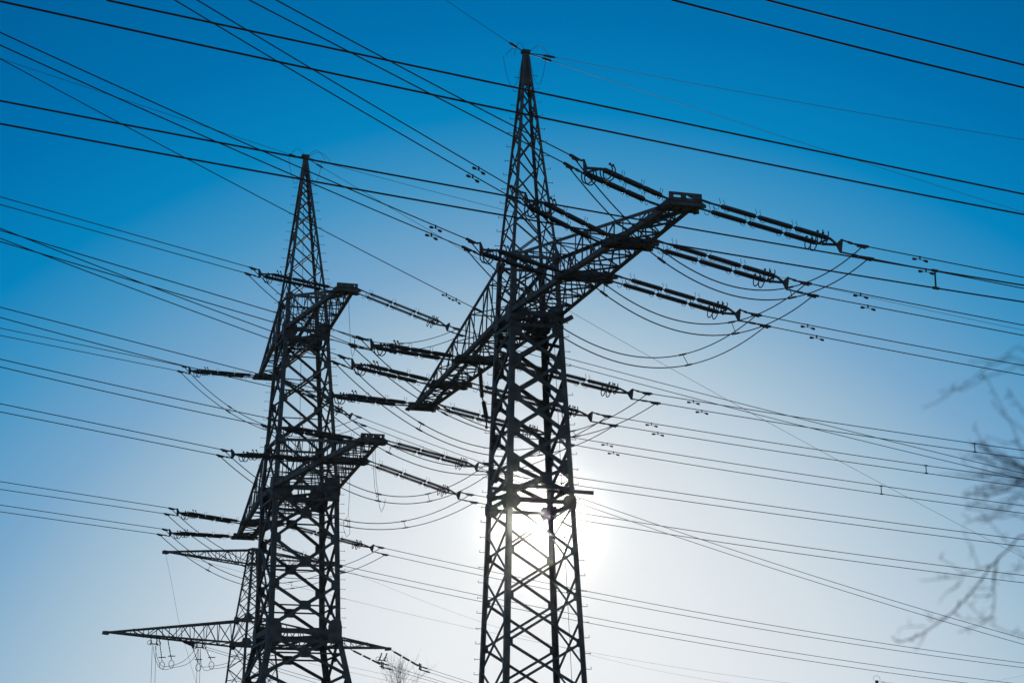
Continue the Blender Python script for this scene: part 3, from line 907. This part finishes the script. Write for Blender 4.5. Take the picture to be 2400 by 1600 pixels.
# ------------------------------------------------------------------ thin ropes hanging from the two-level pylon
def rope(pix, P0, ang, label, group='hanging ropes', r=0.011):
    pts = [onplane(p, P0, ang) for p in pix]
    # densify
    P = []
    for a, b in zip(pts[:-1], pts[1:]):
        P += [a + (b - a) * u for u in np.linspace(0, 1, 4)[:-1]]
    P.append(pts[-1])
    root = empty('hanging_rope', pts[0]); 
    mb = MB(); mb.tube([p - pts[0] for p in P], r, 5); mb.build('rope', ROPE, root)
    tag(root, label, 'rope', group)
PA = T2.pt(8.2, 0.4, HU)
rope([(817, 690), (818, 730), (820, 775), (821, 800), (823, 822), (826, 836), (831, 822), (832, 797)], PA, A2R, 'thin looped rope hanging from the tip of the two-level pylon\'s upper right arm')
PB = T2.pt(12.8, 0.5, HL)
rope([(873, 1040), (875, 1090), (878, 1140), (883, 1166), (885, 1160)], PB, A2R, 'plain rope, left of two hanging from the two-level pylon\'s lower right arm tip')
rope([(879, 1040), (880, 1090), (882, 1130), (887, 1165), (889, 1185), (894, 1200), (900, 1186), (903, 1168)], PB, A2R, 'deep-looped rope, right of two hanging from the two-level pylon\'s lower right arm tip')
PC = T2.pt(6.8, 0.6, HL)
rope([(820, 1110), (819, 1160), (816, 1210), (805, 1220), (806, 1240), (812, 1258), (820, 1250), (819, 1215)], PC, A2R, 'low-looped rope hanging under the inner half of the two-level pylon\'s lower right arm')

# ------------------------------------------------------------------ fittings of the far pylon
A3 = T3.yaw
PA3 = T3.pt(0, 0, 22)
def p3(px, off=0.0):
    return onplane(px, PA3 + T3.Lr * off, A3)
def hang3(top, bot, label, dbl=True):
    a, b = p3(top), p3(bot)
    root = empty('suspension_insulator', a); tag(root, label, 'insulator', 'hanging insulators of the far pylon')
    offs = (-0.3, 0.3) if dbl else (0.0,)
    for o in offs:
        mb = MB(); rod_between(mb, T3.A * o * 1.0 + V(0, 0, -0.05), b - a + T3.A * o, 0.11 if dbl else 0.06, 0.05 if dbl else 0.035, 0.1); mb.build('insulator_rod', PORC, root)
    mb = MB(); mb.box(b - a - T3.A * 0.45, b - a + T3.A * 0.45, 0.1, 0.1)
    for s in (-1, 1):
        mb.tube([b - a + T3.A * s * 0.45 + V(0.22 * math.cos(q_), 0, 0.1 + 0.22 * math.sin(q_)) for q_ in np.linspace(0, 2 * PI, 12)], 0.025, 5)
    mb.build('yoke_plate', FITTING, root)
    return b
hang3((361, 1489), (361, 1508), 'stubby double insulator hanging nearest the tip of the far pylon\'s left arm')
hang3((468, 1498), (468, 1516), 'stubby double insulator hanging midway along the far pylon\'s left arm')
hang3((901, 1528), (895, 1546), 'stubby double insulator under the tip of the far pylon\'s right arm')
for a, b, lab in (((373, 1492), (380, 1548), 'first of four long thin insulators under the far pylon\'s left arm'),
                  ((392, 1490), (402, 1545), 'second of four long thin insulators under the far pylon\'s left arm'),
                  ((444, 1495), (465, 1553), 'third of four long thin insulators under the far pylon\'s left arm'),
                  ((474, 1500), (496, 1548), 'fourth of four long thin insulators under the far pylon\'s left arm')):
    P, q_ = p3(a), p3(b)
    root = empty('jumper_insulator', P); tag(root, lab, 'insulator', 'long jumper insulators')
    mb = MB(); rod_between(mb, V(0, 0, 0), q_ - P, 0.07, 0.04, 0.12); mb.build('insulator_rod', PORC, root)
    mb = MB(); mb.box(q_ - P - V(0.35, 0, -0.35), q_ - P + V(0.35, 0, 0.35), 0.08, 0.08)
    mb.tube([q_ - P + V(0.25 * math.cos(t_), 0, -0.4 + 0.35 * math.sin(t_)) for t_ in np.linspace(0, 2 * PI, 12)], 0.03, 5); mb.build('clamp', FITTING, root)
def tube3(pixs, r, name, label, cat, group, off=0.0):
    root = None
    for k, pix in enumerate(pixs):
        pts = [p3(p, off) for p in pix]
        if root is None:
            o0 = pts[0]; root = empty(name, o0); tag(root, label, cat, group)
        # smooth Catmull-Rom
        Q_ = [pts[0]] + pts + [pts[-1]]; P = []
        for i in range(1, len(Q_) - 2):
            for u in np.linspace(0, 1, 6)[:-1]:
                a, b, c, d = Q_[i - 1], Q_[i], Q_[i + 1], Q_[i + 2]
                P.append(0.5 * ((2 * b) + (-a + c) * u + (2 * a - 5 * b + 4 * c - d) * u * u + (-a + 3 * b - 3 * c + d) * u ** 3))
        P.append(pts[-1])
        mb = MB(); mb.tube([p - o0 for p in P], r, 5); mb.build('cable', CABLE, root)
    return root
def down(x, y0):
    a = p3((x, y0)); px = proj([V(a[0], a[1], 2)])[0]
    return [(x, y0), (x + (px[0] - x) * 0.5, y0 + (px[1] - y0) * 0.5), (px[0], px[1])]
tube3([down(357, 1510), down(366, 1510)], 0.02, 'down_lead', 'twin vertical leads dropping from the insulator nearest the far pylon\'s left tip', 'cable', 'vertical leads')
tube3([down(463, 1518), down(470, 1518)], 0.02, 'down_lead', 'twin vertical leads dropping from the insulator midway along the far pylon\'s left arm', 'cable', 'vertical leads')
tube3([[(364, 1512), (367, 1535), (375, 1555), (386, 1561), (406, 1558), (430, 1548), (448, 1532), (460, 1516)],
       [(359, 1512), (363, 1540), (373, 1562), (387, 1568), (408, 1563), (436, 1556), (455, 1540), (466, 1518)]], 0.022, 'jumper_loop', 'double looped jumper swinging under the outer half of the far pylon\'s left arm', 'jumper cable', 'far jumper loops')
tube3([[(466, 1520), (466, 1545), (472, 1561), (496, 1560), (528, 1554), (560, 1540)],
       [(470, 1520), (471, 1552), (480, 1570), (500, 1566), (528, 1562), (565, 1548)]], 0.022, 'jumper_loop', 'double looped jumper swinging under the inner half of the far pylon\'s left arm', 'jumper cable', 'far jumper loops')
def tension3(top, end, wires, label, wl, ang):
    a = p3(top); b = onplane(end, a, ang)
    root = empty('insulator_string', a); tag(root, label, 'insulator', 'insulator strings of the far pylon')
    d = b - a; sd = unit(np.cross(d, (0, 0, 1)))
    for s in (-1, 1):
        for f0, f1 in ((0.08, 0.36), (0.40, 0.66), (0.70, 0.96)):
            mb = MB(); rod_between(mb, d * f0 + sd * s * 0.3, d * f1 + sd * s * 0.3, 0.1, 0.05, 0.1); mb.build('insulator_rod', PORC, root)
    mb = MB(); mb.tube([V(0, 0, 0), d * 0.08], 0.04, 5)
    for f in (0.02, 0.07):
        c = d * (1 + f); mb.box(c - V(0, 0, 0.35), c + V(0, 0, 0.35), 0.08, 0.12)
    mb.box(d * 0.96 - sd * 0.35, d * 0.96 + sd * 0.35, 0.1, 0.1); mb.box(d * 0.96, d * 1.08, 0.06, 0.06)
    mb.build('yoke_plate', FITTING, root)
    conductor_pair(b, ang, wires[0], wires[1], 0.022, wl, 'twin cables of the far pylon', yoke=True, ext=40, clamp=1.2, cr=0.06)
tension3((395, 1489), (450, 1509), [[(458, 1508), (540, 1532)], [(458, 1513), (540, 1538)]],
         'slanting insulator string under the far pylon\'s left arm', 'twin cables running right from the slanting string under the far pylon\'s left arm', math.radians(20))
tension3((822, 1521), (893, 1556), [[(912, 1558), (1048, 1600)], [(917, 1568), (1028, 1600)]],
         'slanting insulator string from the middle of the far pylon\'s right arm', 'twin cables falling right from the middle of the far pylon\'s right arm', math.radians(10))
tension3((918, 1523), (982, 1560), [[(1003, 1566), (1100, 1597)], [(1008, 1575), (1090, 1601)]],
         'slanting insulator string from the tip of the far pylon\'s right arm', 'twin cables falling right from the tip of the far pylon\'s right arm', math.radians(10))
tl3, tr3 = T3.pt(-9.6, 0, 30.6), T3.pt(9.6, 0, 30.6)
single(tl3, math.radians(40), [(414, 1297), (567, 1340), (700, 1375), (803, 1401), (1100, 1472), (1378, 1522), (1500, 1551)], 0.012, 'hair-thin earth wire running right from the far pylon\'s upper left arm tip', EW, clamp=False, ext=90)
single(tr3, math.radians(40), [(806, 1331), (848, 1350), (1000, 1412), (1100, 1446), (1378, 1532), (1500, 1562)], 0.01, 'hair-thin earth wire running right from the far pylon\'s upper right arm tip', EW, clamp=False, ext=90)
tube3([[(388, 1296), (395, 1330), (405, 1380), (419, 1455), (435, 1515), (460, 1600)]], 0.012, 'earth_wire', 'hair-thin wire slanting down from the far pylon\'s upper left arm tip', 'cable', EW)
single(T4.pt(0, 0, q[2]) if False else V(T4.X, T4.Y, P4[-1][0]), math.radians(15), [(2066, 1596.5), (2100, 1600.5), (2250, 1615)], 0.016, 'short wire leaving the peak of the distant pylon at the bottom right', EW)
lowthin = [((300, 240), [(722, 1541), (900, 1578), (1000, 1600)], 'upper'), ((300, 240), [(722, 1552), (900, 1592), (940, 1601)], 'lower')]
for (_, dep), pix, nm in lowthin:
    P = atdepth(pix[0], dep)
    single(P, math.radians(14), pix, 0.014, '%s of two hair-thin distant wires between the two-level pylon and the bare treetop' % nm, 'distant thin wires', name='distant_wire', clamp=False)

# ------------------------------------------------------------------ bare birch top behind the far wires
random.seed(21)
bx = atdepth((938, 1550), 165)
rb = empty('bare_tree', (bx[0], bx[1], 0)); tag(rb, 'bare birch treetop with fine twigs rising at the bottom edge between the two big pylons', 'tree')
H = bx[2]
mb = MB(); mb.tube([V(0.1 * math.sin(z), 0.05 * math.cos(z * 1.3), z) for z in np.linspace(0, H * 0.9, 14)], 0.2, 8, radii=list(np.linspace(0.22, 0.03, 14))); mb.build('trunk', BIRCH, rb)
mb = MB()
def twig(p, d, ln, r, lvl):
    pts = [p]; dd = unit(d)
    k = 6
    for i in range(k):
        dd = unit(dd + V(random.gauss(0, .10), random.gauss(0, .10), random.gauss(0.02, .06)))
        pts.append(pts[-1] + dd * ln / k)
    mb.tube(pts, r, 4, radii=list(np.linspace(r, r * 0.45, k + 1)), cap=False)
    if lvl > 0:
        for i in range(7 if lvl == 1 else 5):
            j = random.randint(1, k)
            twig(pts[j], unit(dd + V(random.gauss(0, .5), random.gauss(0, .5), random.gauss(.1, .35))), ln * random.uniform(.35, .6), r * 0.6, lvl - 1)
for i in range(22):
    z = H - random.uniform(1.2, 6.5)
    a = random.uniform(0, 2 * PI)
    reach = 0.55 + 0.1 * (H - z)
    twig(V(0, 0, z), V(math.cos(a) * 0.3, math.sin(a) * 0.3, 1.0), min(3.6, (H - z) * random.uniform(.6, 0.95)), 0.013, 2)
mb.build('crown', BIRCH, rb)

# ------------------------------------------------------------------ near bare tree at the right edge (out of focus)
random.seed(5)
tr = atdepth((2590, 1400), 3.75)
rt = empty('bare_tree', (tr[0], tr[1], 0)); tag(rt, 'close out-of-focus bare tree whose twigs reach in from the right edge', 'tree')
o = V(tr[0], tr[1], 0)
mb = MB(); mb.tube([V(0.02 * math.sin(z * 3), 0.02 * math.cos(z * 2), z) for z in np.linspace(0, 3.6, 12)], 0.05, 8, radii=list(np.linspace(0.055, 0.02, 12))); mb.build('trunk', BARK, rt)
BR = [
 ([(2400, 820), (2356, 838), (2323, 846), (2272, 848)], 3.3, 2.2),
 ([(2400, 848), (2331, 853), (2300, 871), (2264, 902), (2234, 913), (2198, 917)], 3.4, 2.4),
 ([(2400, 861), (2361, 869), (2310, 886), (2272, 907), (2234, 916), (2208, 935), (2172, 953)], 3.5, 2.4),
 ([(2400, 1068), (2384, 1027), (2370, 994), (2349, 958), (2336, 930), (2305, 874)], 3.6, 2.6),
 ([(2400, 968), (2394, 960), (2378, 935), (2361, 909)], 3.4, 2.2),
 ([(2400, 1010), (2345, 968), (2325, 937)], 3.5, 2.0),
 ([(2400, 1110), (2330, 1068), (2300, 1030), (2282, 1003)], 3.7, 2.3),
 ([(2400, 1050), (2350, 1035), (2310, 1020)], 3.6, 2.2),
 ([(2400, 1092), (2340, 1075), (2275, 1070), (2255, 1078)], 3.9, 2.4),
 ([(2400, 1130), (2330, 1125), (2290, 1118), (2245, 1108), (2200, 1112)], 3.9, 2.0),
 ([(2400, 1140), (2330, 1148), (2285, 1152), (2258, 1168)], 4.1, 3.0),
 ([(2400, 1125), (2350, 1135), (2310, 1142), (2290, 1150)], 4.2, 3.0),
 ([(2400, 1215), (2340, 1196), (2300, 1180), (2262, 1188)], 4.0, 2.4),
 ([(2400, 1212), (2345, 1213), (2300, 1214), (2256, 1228)], 3.8, 2.2),
 ([(2400, 1300), (2370, 1280), (2330, 1235), (2295, 1195)], 3.6, 2.6),
 ([(2400, 1256), (2370, 1280), (2325, 1324), (2295, 1363), (2265, 1402), (2221, 1443), (2170, 1479), (2140, 1494), (2105, 1503), (2092, 1490)], 4.2, 4.6),
 ([(2170, 1479), (2160, 1500), (2146, 1524)], 3.9, 2.0),
 ([(2325, 1324), (2265, 1345), (2221, 1354), (2155, 1359)], 3.9, 2.6),
 ([(2265, 1345), (2221, 1318), (2200, 1304)], 3.8, 2.2),
 ([(2292, 1330), (2280, 1290), (2256, 1238)], 3.5, 2.0),
 ([(2350, 1300), (2340, 1307), (2328, 1354), (2331, 1396), (2325, 1440), (2292, 1464), (2245, 1482)], 4.0, 3.0),
 ([(2335, 1310), (2333, 1340), (2325, 1385), (2315, 1400)], 4.1, 2.6),
 ([(2262, 1405), (2292, 1437), (2331, 1464), (2364, 1482), (2400, 1487)], 3.7, 2.4),
 ([(2256, 1354), (2245, 1372), (2221, 1387), (2200, 1411)], 3.7, 2.0),
 ([(2325, 1393), (2300, 1396), (2278, 1396)], 3.9, 2.0),
 ([(2330, 1376), (2300, 1380), (2270, 1378)], 3.8, 1.8),
 ([(2400, 1330), (2385, 1338), (2355, 1345), (2345, 1352)], 3.6, 2.4),
 ([(2221, 1443), (2180, 1452), (2170, 1430)], 3.7, 1.8),
 ([(2170, 1468), (2140, 1466), (2112, 1470)], 3.6, 1.8),
 ([(2325, 1445), (2290, 1450), (2250, 1448)], 3.8, 2.0),
]
random.seed(9)
for i in range(26):                                     # the dense tuft of twigs half way up
    x0 = random.uniform(2265, 2335); y0 = random.uniform(1040, 1230)
    BR.append(([(2400, 1130 + (y0 - 1130) * 0.45 + random.uniform(-15, 15)), ((x0 + 2400) / 2, y0 * 0.7 + 1130 * 0.3 + random.uniform(-14, 14)), (x0, y0), (x0 - random.uniform(8, 25), y0 + random.uniform(-14, 10))], random.uniform(3.6, 4.4), random.uniform(1.6, 2.6)))
cr = MB()
for pix, dep, rad in BR:
    pts = [atdepth(p, dep + 0.02 * i) - o for i, p in enumerate(pix)]
    if max(p[0] for p in pix) >= 2398:
        ends = [pts, pts[::-1]][0 if pix[0][0] >= 2398 else 1]
        st = ends[0]; z = max(0.8, st[2] - 0.25)
        ext = [V(0, 0, z), V(st[0] * 0.55, st[1] * 0.6, z + (st[2] - z) * 0.7)]
        pts = ext + ends
    P = []
    Q_ = [pts[0]] + pts + [pts[-1]]
    for i in range(1, len(Q_) - 2):
        for u in np.linspace(0, 1, 5)[:-1]:
            a, b, c, d = Q_[i - 1], Q_[i], Q_[i + 1], Q_[i + 2]
            P.append(0.5 * ((2 * b) + (-a + c) * u + (2 * a - 5 * b + 4 * c - d) * u * u + (-a + 3 * b - 3 * c + d) * u ** 3) + V(random.gauss(0, .0006), 0, random.gauss(0, .0006)))
    P.append(pts[-1])
    rr = rad * 0.0005 * 0.68
    cr.tube(P, rr, 5, radii=list(np.linspace(rr * 1.25, rr * 0.75, len(P))))
    # short spurs and buds
    for k in range(max(2, len(P) // 4)):
        j = random.randrange(len(P) // 3, len(P))
        d = V(random.gauss(0, 1), random.gauss(0, .4), random.gauss(.5, .8))
        cr.tube([P[j], P[j] + unit(d) * random.uniform(.006, .018)], rr * 0.8, 4)
cr.build('crown', BARK, rt)

# ------------------------------------------------------------------ thin scattering volume added to imitate lens glare near the sun
hz = MB()
hz.add([(x, y, z) for z in (-3, 60) for y in (-260, 300) for x in (-260, 260)], [(0, 2, 3, 1), (4, 5, 7, 6), (0, 1, 5, 4), (2, 6, 7, 3), (0, 4, 6, 2), (1, 3, 7, 5)])
hm = bpy.data.materials.new('glare_scatter'); hm.use_nodes = True
t = hm.node_tree; t.nodes.clear()
vo = t.nodes.new('ShaderNodeVolumePrincipled'); vo.inputs['Color'].default_value = (0.95, 0.95, 0.92, 1)
vo.inputs['Density'].default_value = 2.6e-5; vo.inputs['Anisotropy'].default_value = 0.997
om = t.nodes.new('ShaderNodeOutputMaterial'); t.links.new(vo.outputs[0], om.inputs['Volume'])
ho = hz.build('glare_haze', hm); ho['kind'] = 'stuff'; ho['label'] = 'thin volume added round the pylons for sun glare'
